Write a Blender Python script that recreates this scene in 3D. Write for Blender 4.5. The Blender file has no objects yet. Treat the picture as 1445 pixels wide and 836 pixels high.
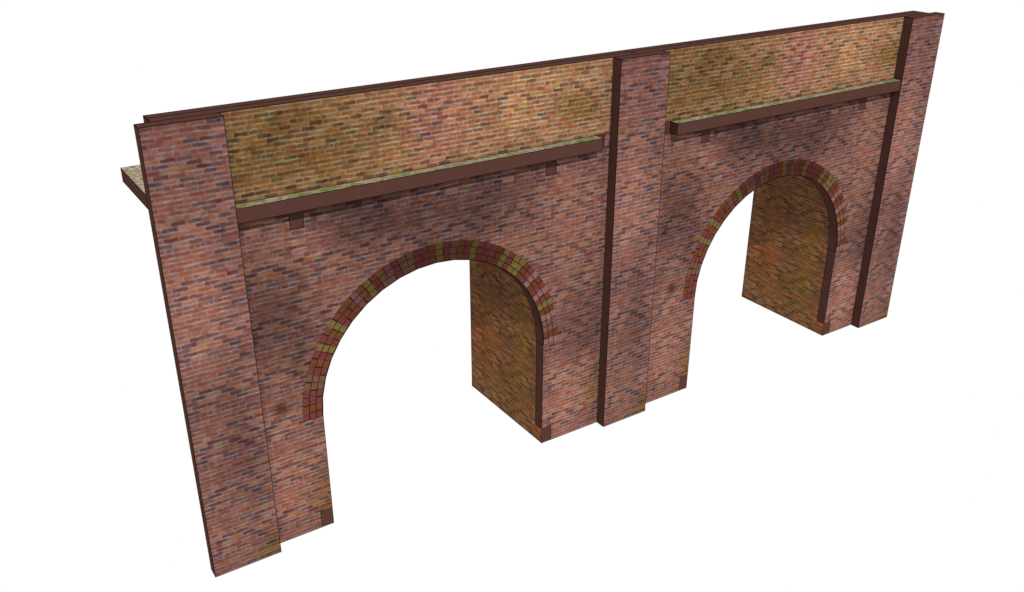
import bpy, bmesh, math
from mathutils import Vector, Matrix

sc = bpy.context.scene
COL = sc.collection

# ------------------------------------------------------------------ sizes
H = 8.686            # parapet top
T = 0.256            # thickness of the facing slabs
K2 = 0.461           # back of the parapet backing
DEPTH = 3.11         # depth of deck and tunnel walls
DT, DB = 7.130, 6.868    # deck top / bottom
SPRING = 2.58
R_IN = 2.600
R_OUT = 3.004
NOTCH_W, NOTCH_H = 0.256, 0.386
TAB_Z = 6.483
BAY_O = (0.254, 9.989)   # left end of each bay
BAY_W = 9.731
ARCH_C = 4.8735          # arch centre inside a bay
E_F = 1.93               # light falling on a front face (world 1 + sun .8)


def lin(c):
    c = c / 255.0
    return c / 12.92 if c <= 0.04045 else ((c + 0.055) / 1.055) ** 2.4


def rgb(c, k=1.0 / E_F):
    return (lin(c[0]) * k, lin(c[1]) * k, lin(c[2]) * k, 1.0)


# ------------------------------------------------------------------ materials
class NT:
    """small helper to wire shader nodes"""

    def __init__(self, name, rough=1.0):
        self.m = bpy.data.materials.new(name)
        self.m.use_nodes = True
        self.t = self.m.node_tree
        self.bsdf = self.t.nodes['Principled BSDF']
        self.bsdf.inputs['Roughness'].default_value = rough
        self.bsdf.inputs['Specular IOR Level'].default_value = 0.0

    def n(self, kind, **kw):
        x = self.t.nodes.new(kind)
        for k, v in kw.items():
            setattr(x, k, v)
        return x

    def put(self, sock, v):
        if isinstance(v, bpy.types.NodeSocket):
            self.t.links.new(v, sock)
        else:
            sock.default_value = v

    def math(self, op, a, b=None, c=None, clamp=False):
        x = self.n('ShaderNodeMath', operation=op, use_clamp=clamp)
        for i, v in enumerate((a, b, c)):
            if v is not None:
                self.put(x.inputs[i], v)
        return x.outputs[0]

    def mix(self, f, a, b, mode='MIX'):
        x = self.n('ShaderNodeMix', data_type='RGBA', blend_type=mode)
        x.clamp_factor = True
        self.put(x.inputs[0], f)
        self.put(x.inputs[6], a)
        self.put(x.inputs[7], b)
        return x.outputs[2]

    def step(self, v, a, b, lo=0.0, hi=1.0):
        x = self.n('ShaderNodeMapRange', interpolation_type='SMOOTHSTEP')
        for i, q in enumerate((v, a, b, lo, hi)):
            self.put(x.inputs[i], q)
        return x.outputs[0]

    def noise(self, vec, scale, detail=3.0, rough=0.55):
        x = self.n('ShaderNodeTexNoise')
        self.put(x.inputs['Vector'], vec)
        x.inputs['Scale'].default_value = scale
        x.inputs['Detail'].default_value = detail
        x.inputs['Roughness'].default_value = rough
        return x.outputs['Fac']

    def ramp(self, f, stops, interp='LINEAR'):
        x = self.n('ShaderNodeValToRGB')
        r = x.color_ramp
        r.interpolation = interp
        e = r.elements
        e[0].position, e[0].color = stops[0]
        e[1].position, e[1].color = stops[-1]
        for p, c in stops[1:-1]:
            q = e.new(p)
            q.color = c
        self.put(x.inputs[0], f)
        return x.outputs[0]

    def uv(self):
        u = self.n('ShaderNodeUVMap', uv_map='plan')
        s = self.n('ShaderNodeSeparateXYZ')
        self.t.links.new(u.outputs[0], s.inputs[0])
        return u.outputs[0], s.outputs[0], s.outputs[1]

    def blob(self, u, v, wob, cu, cv, ru, rv, soft=1.0):
        """soft elliptical stain mask with a wobbly outline"""
        a = self.math('DIVIDE', self.math('SUBTRACT', u, cu), ru)
        b = self.math('DIVIDE', self.math('SUBTRACT', v, cv), rv)
        d = self.math('SQRT', self.math('ADD', self.math('MULTIPLY', a, a), self.math('MULTIPLY', b, b)))
        d = self.math('ADD', d, wob)
        return self.step(d, 1.0 - 0.85 * soft, 1.25, 1.0, 0.0)


# palette of the printed brick paper (as it shows in even light)
PAL = {'O': (139, 80, 52), 'o': (152, 99, 70), 'R': (126, 68, 52), 'r': (113, 57, 47), 'D': (91, 43, 36),
       'B': (95, 60, 46), 'P': (72, 47, 54), 'M': (110, 66, 64), 'K': (150, 94, 78)}
PAL = {k: tuple(.95 * a + .05 * b for a, b in zip(c, (114, 72, 60))) for k, c in PAL.items()}
MORTAR = (138, 129, 129)
# one repeat of the paper: 12 courses, (right end of the brick, its colour); English garden wall bond
ROWS = [
    [(.161, 'r'), (.372, 'R'), (.574, 'O'), (.776, 'O'), (.973, 'P')],
    [(.049, 'R'), (.249, 'O'), (.450, 'O'), (.650, 'R'), (.845, 'B')],
    [(.169, 'R'), (.378, 'R'), (.580, 'O'), (.790, 'O'), (.975, 'o')],
    [(.076, 'r'), (.270, 'R'), (.460, 'O'), (.664, 'B'), (.858, 'D')],
    [(.174, 'O'), (.362, 'R'), (.577, 'O'), (.770, 'B'), (.975, 'K')],
    [(.030, 'r'), (.136, 'r'), (.228, 'o'), (.344, 'O'), (.434, 'R'), (.544, 'o'), (.634, 'O'), (.822, 'R'), (.917, 'K')],
    [(.175, 'o'), (.374, 'D'), (.574, 'B'), (.760, 'O'), (.935, 'D')],
    [(.064, 'R'), (.268, 'P'), (.470, 'o'), (.667, 'D'), (.865, 'o')],
    [(.168, 'r'), (.374, 'o'), (.580, 'O'), (.773, 'D'), (.970, 'r')],
    [(.060, 'O'), (.258, 'D'), (.460, 'r'), (.670, 'O'), (.844, 'P')],
    [(.165, 'P'), (.360, 'o'), (.560, 'B'), (.760, 'R'), (.985, 'r')],
    [(.070, 'R'), (.160, 'M'), (.260, 'r'), (.345, 'R'), (.430, 'r'), (.500, 'R'), (.565, 'M'), (.680, 'r'), (.800, 'r')],
]
TILE_W, COURSE = 1.302, 1.04 / 12


def brick_material(name, u0, top, stains, tint=(1, 1, 1), mortar=MORTAR, gain=1.0, fade=(131, 94, 83), flat=.42):
    n = NT(name)
    vec, u, v = n.uv()
    # slight unevenness of the printed courses
    w1 = n.noise(vec, 3.1, 2.0)
    uu = n.math('ADD', u, n.math('MULTIPLY', n.math('SUBTRACT', w1, .5), .02))
    vv = n.math('ADD', v, n.math('MULTIPLY', n.math('SUBTRACT', n.noise(vec, 4.7, 2.0), .5), .012))
    uu = n.math('ADD', uu, n.math('MULTIPLY', n.math('SUBTRACT', n.noise(vec, 13.0, 2.0), .5), .045))
    vv = n.math('ADD', vv, n.math('MULTIPLY', n.math('SUBTRACT', n.noise(vec, 11.0, 2.0), .5), .022))
    x = n.math('FRACT', n.math('DIVIDE', n.math('SUBTRACT', uu, u0), TILE_W))
    y = n.math('DIVIDE', n.math('SUBTRACT', top + 1.04 * 12, vv), COURSE)
    row = n.math('MODULO', n.math('FLOOR', y), 12.0)
    fy = n.math('FRACT', y)
    mort = rgb(mortar)
    acc = None
    for i, r in enumerate(ROWS):
        cols = [rgb(PAL[k]) for _, k in r]
        stops = [(0.0, cols[0])]
        g = .021
        for j, (e, _) in enumerate(r):
            nxt = cols[(j + 1) % len(r)]
            stops += [(e - g, cols[j]), (e, tuple(.58 * a + .42 * b for a, b in zip(cols[j], mort))), (min(e + g, .999), nxt)]
        stops.append((1.0, cols[0]))
        c = n.ramp(x, stops)
        if acc is None:
            acc = c
        else:
            acc = n.mix(n.math('COMPARE', row, float(i), .25), acc, c)
    # bed joints
    j = n.math('ABSOLUTE', n.math('SUBTRACT', fy, .5))
    jm = n.step(j, .20, .49)
    jn = n.step(n.noise(vec, 5.0, 3.0, .6), .32, .70, .10, .95)
    # worn, smudged print: long streaks along the courses and patches where the joints fade out
    st = n.n('ShaderNodeCombineXYZ')
    n.put(st.inputs[0], n.math('MULTIPLY', u, 2.2))
    n.put(st.inputs[1], n.math('MULTIPLY', v, 9.0))
    streak = n.noise(st.outputs[0], 1.6, 4.0, .6)
    fd = n.noise(vec, 4.2, 4.0, .6)
    acc = n.mix(n.step(fd, .32, .66, .05, flat), acc, rgb(fade))
    acc = n.mix(n.math('MULTIPLY', jm, jn), acc, mort)
    # mottling of the bricks
    fine = n.noise(vec, 38.0, 3.0, .65)
    k = n.math('MULTIPLY', n.step(fine, .25, .75, .84, 1.16), n.step(streak, .28, .72, .78, 1.22))
    big = n.noise(vec, 1.7, 3.0)
    k = n.math('MULTIPLY', k, n.step(big, .3, .7, .90 * gain, 1.10 * gain))
    comb = n.n('ShaderNodeCombineColor')
    for q in range(3):
        n.put(comb.inputs[q], n.math('MULTIPLY', k, tint[q]))
    acc = n.mix(1.0, acc, comb.outputs[0], 'MULTIPLY')
    # weather stains of their own; the tunnel list also holds painted shade
    wob = n.math('MULTIPLY', n.math('SUBTRACT', n.noise(vec, 2.3, 4.0, .6), .5), .9)
    for cu, cv, ru, rv, t, s in stains:
        b = n.blob(u, v, wob, cu, cv, ru, rv)
        acc = n.mix(n.math('MULTIPLY', b, s), acc, (t[0], t[1], t[2], 1), 'MULTIPLY')
    n.put(n.bsdf.inputs['Base Color'], acc)
    bump = n.n('ShaderNodeBump')
    bump.inputs['Strength'].default_value = .12
    bump.inputs['Distance'].default_value = .01
    n.put(bump.inputs['Height'], n.math('SUBTRACT', fine, jm))
    n.put(n.bsdf.inputs['Normal'], bump.outputs[0])
    return n.m


def plain_material(name, c, spread=.05, k=1.0 / E_F):
    n = NT(name)
    tc = n.n('ShaderNodeTexCoord').outputs['Object']
    f = n.noise(tc, 5.0, 4.0)
    f2 = n.noise(tc, 60.0, 2.0)
    f = n.math('ADD', n.math('MULTIPLY', f, .6), n.math('MULTIPLY', f2, .4))
    a = rgb(c, k)
    lo = tuple(q * (1 - spread) for q in a[:3]) + (1,)
    hi = tuple(q * (1 + spread) for q in a[:3]) + (1,)
    n.put(n.bsdf.inputs['Base Color'], n.mix(n.step(f, .35, .65), lo, hi))
    return n.m


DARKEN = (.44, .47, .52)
OLIVE = (.86, .88, .55)
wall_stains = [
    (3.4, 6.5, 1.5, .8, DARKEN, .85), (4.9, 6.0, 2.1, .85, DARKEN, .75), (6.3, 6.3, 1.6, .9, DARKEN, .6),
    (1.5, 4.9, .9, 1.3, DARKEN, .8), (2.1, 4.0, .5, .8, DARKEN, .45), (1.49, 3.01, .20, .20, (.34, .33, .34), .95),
    (8.6, 2.7, 1.0, 1.1, DARKEN, .65), (9.0, .95, .5, .9, OLIVE, .8), (2.15, .75, .3, .8, OLIVE, .9),
    (1.45, 1.5, .8, 1.5, (1.45, 1.38, 1.32), .9), (2.2, 6.2, .6, .5, (1.28, 1.22, 1.18), .8), (8.1, 5.5, 1.2, 1.2, (1.28, 1.22, 1.18), .7),
    (8.2, 1.0, 1.0, 1.6, (1.5, 1.44, 1.38), .85),
]
parapet_stains = [
    (1.2, 8.0, 2.3, 1.6, (.58, .62, .47), 1.0), (3.2, 7.8, 1.6, 1.3, (.74, .77, .60), .9), (3.95, 8.13, .26, .2, (.45, .47, .5), .8),
    (5.0, 8.1, .9, 1.4, (1.04, .88, 1.12), .95), (8.3, 7.75, .7, .45, (.62, .66, .42), .9), (7.0, 8.1, 1.7, 1.0, (1.22, 1.2, 1.08), .8),
    (2.3, 8.35, .6, .3, (.75, .75, .7), .7),
]
pil_stains = [
    (.65, 8.6, 1.2, 1.3, (.86, .84, .90), .9), (.35, 5.6, .9, 1.5, (1.42, 1.36, 1.34), .9), (.85, 2.5, .55, 1.3, (.62, .62, .66), .8),
    (.45, 3.8, .8, .6, (.76, .74, .76), .7), (1.25, .15, .45, .55, (.80, .85, .45), .95), (.2, .7, .5, .8, (1.12, 1.08, 1.04), .8),
    (1.1, 6.8, .5, .8, (.85, .82, .84), .6),
]
liner_stains_shade = [
    (.82, 2.0, .42, 1.7, (.93, 1.02, .62), .8), (2.4, 1.6, .7, 1.0, (1.18, .90, .72), .8), (2.2, 3.4, 1.0, 1.0, (.74, .66, .72), .8),  # last patch: arch shade painted on the upper far lining
    (.1, .3, .5, .7, (1.25, 1.1, .8), .8), (1.5, .7, .6, .6, (.86, .98, .55), .6),
]
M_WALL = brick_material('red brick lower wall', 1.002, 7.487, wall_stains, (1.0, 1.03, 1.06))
M_PAR = brick_material('tan brick parapet', 1.002, 8.85, parapet_stains, (1.36, 1.45, 1.32), (156, 147, 131), 1.0, (138, 100, 70), .5)
M_PIL = brick_material('red brick pilaster', 0.0, 8.686, pil_stains, (1.0, 1.05, 1.12))
M_LIN = brick_material('ochre brick tunnel', .31, 7.2, liner_stains_shade, (1.36, 1.32, 1.02), (126, 121, 106), 1.0, (112, 82, 54), .6)
M_CARD = plain_material('brown card', (90, 60, 53))
M_EDGE = plain_material('dark edge', (28, 18, 15), .1)


def gravel_material(name, green):
    n = NT(name)
    tc = n.uv()[0]
    mp = n.n('ShaderNodeMapping')
    mp.inputs['Scale'].default_value = (.55, 1.0, 1.0)
    n.t.links.new(tc, mp.inputs[0])
    p = mp.outputs[0]
    a = n.ramp(n.noise(p, 11.0, 4.0, .7), [(.28, rgb((112, 100, 82))), (.45, rgb((162, 150, 124))), (.6, rgb((186, 176, 152))), (.8, rgb((168, 160, 142)))])
    if green:
        g = n.ramp(n.noise(p, 9.0, 3.0, .6), [(.3, rgb((72, 88, 48))), (.5, rgb((108, 136, 60))), (.7, rgb((166, 166, 112)))])
        f = n.math('MULTIPLY', n.step(n.noise(p, 2.4, 3.0), .44, .60), n.step(n.noise(p, 7.0, 3.0), .36, .56))
        a = n.mix(n.math('MULTIPLY', f, 1.0), a, g)
        a = n.mix(.15, a, rgb((150, 148, 100)))
    d = n.step(n.noise(p, 14.0, 3.0, .75), .34, .58, .5, 1.2)
    c = n.n('ShaderNodeCombineColor')
    for q in range(3):
        n.put(c.inputs[q], d)
    n.put(n.bsdf.inputs['Base Color'], n.mix(1.0, a, c.outputs[0], 'MULTIPLY'))
    return n.m


M_GRASS = gravel_material('mossy gravel', True)
M_GRAVEL = gravel_material('pale gravel', False)


def voussoir_material(name, c):
    n = NT(name)
    vec, u, v = n.uv()
    f = n.noise(vec, 22.0, 4.0, .65)
    a = rgb(c)
    lo = tuple(q * .72 for q in a[:3]) + (1,)
    hi = tuple(q * 1.25 for q in a[:3]) + (1,)
    col = n.mix(n.step(f, .3, .7), lo, hi)
    wob = n.math('MULTIPLY', n.math('SUBTRACT', n.noise(vec, 2.3, 4.0, .6), .5), .9)
    b = n.blob(u, v, wob, 4.9, 6.0, 2.9, 2.1, .8)
    col = n.mix(n.math('MULTIPLY', b, .92), col, (.36, .35, .36, 1), 'MULTIPLY')
    n.put(n.bsdf.inputs['Base Color'], col)
    return n.m


VOUS = {'r': (118, 62, 58), 'o': (116, 70, 46), 't': (118, 84, 64), 'y': (120, 104, 60), 'm': (122, 82, 80), 'p': (142, 104, 94), 'b': (108, 62, 40)}
ring_cols = list('rorrttroryroyroomoyrtmrttrroyrtoryrrrbyryybrpbrprybpmmbp')
M_RING = {k: voussoir_material('arch brick ' + n_, VOUS[k]) for k, n_ in
          zip('rotympb', ('red', 'orange', 'tan', 'olive', 'mauve', 'pink', 'brown'))}
M_JOINT = plain_material('dark arch joint', (46, 30, 25), .15)

# ------------------------------------------------------------------ mesh helpers
ER = .0056   # radius of the dark arris lines


class Part:
    def __init__(self):
        self.bm = bmesh.new()
        self.uvl = self.bm.loops.layers.uv.new('plan')
        self.mats = []

    def mi(self, m):
        if m not in self.mats:
            self.mats.append(m)
        return self.mats.index(m)

    def face(self, pts, m, uv=None):
        vs = [self.bm.verts.new(p) for p in pts]
        f = self.bm.faces.new(vs)
        f.material_index = self.mi(m)
        if uv:
            for l, p in zip(f.loops, pts):
                l[self.uvl].uv = uv(Vector(p))
        return f

    def edge(self, a, b, r=None):
        """thin dark arris along an edge"""
        a, b = Vector(a), Vector(b)
        r = r or (ER * 1.25 if a.z > 8.6 and b.z > 8.6 else ER)
        d = (b - a)
        if d.length < 1e-5:
            return
        d.normalize()
        up = Vector((0.31, 0.52, 0.79))
        s = d.cross(up).normalized() * r
        t = d.cross(s).normalized() * r
        a, b = a - d * r * .6, b + d * r * .6
        k = 6
        ra = [a + s * math.cos(2 * math.pi * i / k) + t * math.sin(2 * math.pi * i / k) for i in range(k)]
        rb = [b + s * math.cos(2 * math.pi * i / k) + t * math.sin(2 * math.pi * i / k) for i in range(k)]
        for i in range(k):
            self.face([ra[i], ra[(i + 1) % k], rb[(i + 1) % k], rb[i]], M_EDGE)
        self.face(ra[::-1], M_EDGE)
        self.face(rb, M_EDGE)

    def box(self, lo, hi, m, front=None, uv=None, edges=True, faces=None, skip=()):
        """faces: dict side -> (material, uv) ; sides x- x+ y- y+ z- z+"""
        (x0, y0, z0), (x1, y1, z1) = lo, hi
        q = {'y-': [(x0, y0, z0), (x1, y0, z0), (x1, y0, z1), (x0, y0, z1)],
             'y+': [(x1, y1, z0), (x0, y1, z0), (x0, y1, z1), (x1, y1, z1)],
             'x-': [(x0, y1, z0), (x0, y0, z0), (x0, y0, z1), (x0, y1, z1)],
             'x+': [(x1, y0, z0), (x1, y1, z0), (x1, y1, z1), (x1, y0, z1)],
             'z+': [(x0, y0, z1), (x1, y0, z1), (x1, y1, z1), (x0, y1, z1)],
             'z-': [(x0, y1, z0), (x1, y1, z0), (x1, y0, z0), (x0, y0, z0)]}
        for s, pts in q.items():
            mm, uu = (faces or {}).get(s, (m, None))
            self.face(pts, mm, uu)
        if edges:
            X, Y, Z = (x0, x1), (y0, y1), (z0, z1)
            for a in (0, 1):
                for b in (0, 1):
                    self.edge((x0, Y[a], Z[b]), (x1, Y[a], Z[b]))
                    self.edge((X[a], y0, Z[b]), (X[a], y1, Z[b]))
                    self.edge((X[a], Y[b], z0), (X[a], Y[b], z1))

    def slab(self, outline, to3, w0, w1, m_front, uv, m_side, m_back, smooth=()):
        """extrude a 2D outline; to3(p, w) gives the 3D point; w0 is the front"""
        n = len(outline)
        fr = [Vector(to3(p, w0)) for p in outline]
        bk = [Vector(to3(p, w1)) for p in outline]
        self.face(fr, m_front, uv)
        self.face(bk[::-1], m_back, uv)
        for i in range(n):
            j = (i + 1) % n
            self.face([fr[j], fr[i], bk[i], bk[j]], m_side)
            self.edge(fr[i], fr[j])
            self.edge(bk[i], bk[j])
            if i not in smooth:
                self.edge(fr[i], bk[i])

    def done(self, name, parent, label=None):
        me = bpy.data.meshes.new(name)
        bmesh.ops.recalc_face_normals(self.bm, faces=[f for f in self.bm.faces])
        self.bm.to_mesh(me)
        self.bm.free()
        for m in self.mats:
            me.materials.append(m)
        o = bpy.data.objects.new(name, me)
        COL.objects.link(o)
        o.parent = parent
        if label:
            o['label'] = label
        return o


root = bpy.data.objects.new('brick_viaduct', None)
COL.objects.link(root)
root.location = (0, 0, 0)
root['label'] = 'red brick viaduct of two round arches with flat pilasters and a tan brick parapet'
root['category'] = 'viaduct'

bay_parts = {}
for o0 in BAY_O:
    uvx = lambda p, o0=o0: (p.x - o0, p.z)
    c = o0 + ARCH_C
    jl, jr = c - R_IN, c + R_IN
    xl, xr = o0, o0 + BAY_W
    # ---- lower wall with the arch, base notches and the slot for the deck tongue
    s0, s1 = o0 + .79, o0 + 8.956
    out = [(xl, 0), (jl - NOTCH_W, 0), (jl - NOTCH_W, NOTCH_H), (jl, NOTCH_H)]
    first = len(out)
    N = 20
    for i in range(N + 1):
        a = math.pi - math.pi * i / N
        out.append((c + R_IN * math.cos(a), SPRING + R_IN * math.sin(a)))
    smooth = set(range(first + 1, first + N))
    out += [(jr, NOTCH_H), (jr + NOTCH_W, NOTCH_H), (jr + NOTCH_W, 0), (xr, 0), (xr, DT), (s1, DT), (s1, DB),
            (jr + NOTCH_W, DB), (jr + NOTCH_W, TAB_Z), (jr, TAB_Z), (jr, DB),
            (jl, DB), (jl, TAB_Z), (jl - NOTCH_W, TAB_Z), (jl - NOTCH_W, DB), (s0, DB), (s0, DT), (xl, DT)]
    p = Part()
    p.slab(out, lambda q, w: (q[0], w, q[1]), 0.0, T, M_WALL, uvx, M_CARD, M_CARD, smooth)
    wall = p.done('arch_wall', root, 'lower wall of red brick pierced by a round arch')
    # ---- ring of small bricks round the arch, three rows deep
    p = Part()
    nc = len(ring_cols)
    ri, ro = R_IN + .003, R_OUT
    da = math.pi / nc

    def pol(r, a, y):
        return (c - r * math.cos(a), y, SPRING + r * math.sin(a))
    M = 112
    for i in range(M):
        a0, a1 = math.pi * i / M, math.pi * (i + 1) / M
        # the arch opening is a polygon: follow it with the inner edge
        def rin(a):
            st = math.pi / N
            k = min(int(a / st), N - 1)
            return ri * math.cos(st / 2) / math.cos(a - (k + .5) * st)
        q0, q1 = rin(a0 + 1e-6), rin(a1 - 1e-6)
        p.face([pol(q0, a0, -.003), pol(ro, a0, -.003), pol(ro, a1, -.003), pol(q1, a1, -.003)], M_JOINT, uvx)
        p.face([pol(ro, a0, -.003), pol(ro, a0, .03), pol(ro, a1, .03), pol(ro, a1, -.003)], M_JOINT)
        p.face([pol(q0, a0, .03), pol(q0, a0, -.003), pol(q1, a1, -.003), pol(q1, a1, .03)], M_JOINT)
    for i, ch in enumerate(ring_cols):
        b0 = ri
        for k in range(3):
            gr = .012
            r0 = ri + (ro - ri) * k / 3 + (gr if k else .016)
            r1 = ri + (ro - ri) * (k + 1) / 3 - gr * (.0 if k == 2 else .5)
            sh = da * .05 * math.sin(i * 2.3 + k * 4.1)
            g = .0075 / ((r0 + r1) / 2)
            a0, a1 = i * da + g + sh * (i > 0), (i + 1) * da - g + sh * (i < nc - 1)
            y0, y1 = -.007, -.003
            pts = [pol(r0, a0, y0), pol(r1, a0, y0), pol(r1, a1, y0), pol(r0, a1, y0)]
            pb = [pol(r0, a0, y1), pol(r1, a0, y1), pol(r1, a1, y1), pol(r0, a1, y1)]
            p.face(pts, M_RING[ch], uvx)
            for s in range(4):
                t = (s + 1) % 4
                p.face([pts[t], pts[s], pb[s], pb[t]], M_RING[ch], uvx)
    p.done('arch_ring', wall, 'ring of red, ochre and olive bricks round the arch')
    # ---- parapet: brick facing with a plain backing slab behind it
    p = Part()
    p.box((xl, 0, DT + .001), (xr, T, H), M_CARD, faces={'y-': (M_PAR, uvx)})
    par = p.done('parapet', root, 'tan and ochre brick parapet panel')
    p = Part()
    p.box((xl, T + .002, DT + .001), (xr, K2, H), M_CARD)
    p.done('backing_slab', par)
    # ---- deck: plate behind the wall, tongue through the slot
    p = Part()
    p.box((xl, T + .002, DB), (xr, DEPTH, DT - .001), M_CARD, faces={'z+': (M_GRAVEL, lambda q, o0=o0: (q.x - o0, q.y))})
    p.box((s0 + .002, .002, DB + .001), (s1 - .002, T + .001, DT - .002), M_CARD)
    deck = p.done('deck', root, 'flat deck slab topped with pale gravel')
    p = Part()
    p.box((o0 + 1.05, -.236, DB), (o0 + 8.718, -.001, DT - .003), M_CARD, faces={'z+': (M_GRASS, lambda q, o0=o0: (q.x - o0, q.y))})
    p.done('ledge', root, 'brown ledge topped with mossy gravel')
    # ---- tunnel side walls with tabs showing through the front
    for sgn, x in ((-1, jl), (1, jr)):
        uvy = lambda q: (q.y, q.z)
        xo = x + sgn * (NOTCH_W - .002)
        f = .002
        o2 = [(f, 0), (DEPTH, 0), (DEPTH, DB - .002), (T + .002, DB - .002), (f, DB - .002), (f, TAB_Z + .002), (T + .002, TAB_Z + .002),
              (T + .002, NOTCH_H - .002), (f, NOTCH_H - .002)]
        o2.pop(3)
        p = Part()
        p.slab(o2, lambda q, w: (w, q[0], q[1]), x + sgn * .0005, xo, M_LIN, uvy, M_CARD, M_CARD)
        p.done('tunnel_wall', root, 'ochre brick side wall inside the arch')

for x0, x1 in ((0.0, 1.302), (9.352, 10.651), (18.708, 20.0)):
    p = Part()
    p.box((x0, -.2555, 0), (x1, -.001, H), M_CARD, faces={'y-': (M_PIL, lambda q, x0=x0: (q.x - x0, q.z))})
    p.done('pilaster', root)

# ------------------------------------------------------------------ light
w = bpy.data.worlds.new('World')
sc.world = w
w.use_nodes = True
bg = w.node_tree.nodes['Background']
bg.inputs[0].default_value = (1, 1, 1, 1)
bg.inputs[1].default_value = 1.0
sd = bpy.data.lights.new('sun', 'SUN')
sd.energy = 4.1
sd.angle = math.radians(0.5)
sd.color = (1.0, .985, .96)
so = bpy.data.objects.new('sun', sd)
COL.objects.link(so)
so.location = (-10, -20, 20)
so.rotation_euler = Vector((.19, .722, -.663)).to_track_quat('-Z', 'Y').to_euler()

# ------------------------------------------------------------------ camera
cd = bpy.data.cameras.new('camera')
cd.sensor_width = 36
cd.lens = 1328.97 / 1445 * 36
cd.clip_end = 500
co = bpy.data.objects.new('camera', cd)
COL.objects.link(co)
co.location = (-2.95066869, -14.9095911, 12.4677668)
co.rotation_euler = (1.12828876, -0.000424290, -0.583735142)
sc.camera = co

sc.view_settings.view_transform = 'Standard'
sc.view_settings.look = 'None'
sc.view_settings.exposure = 0
sc.view_settings.gamma = 1
sc.cycles.max_bounces = 6
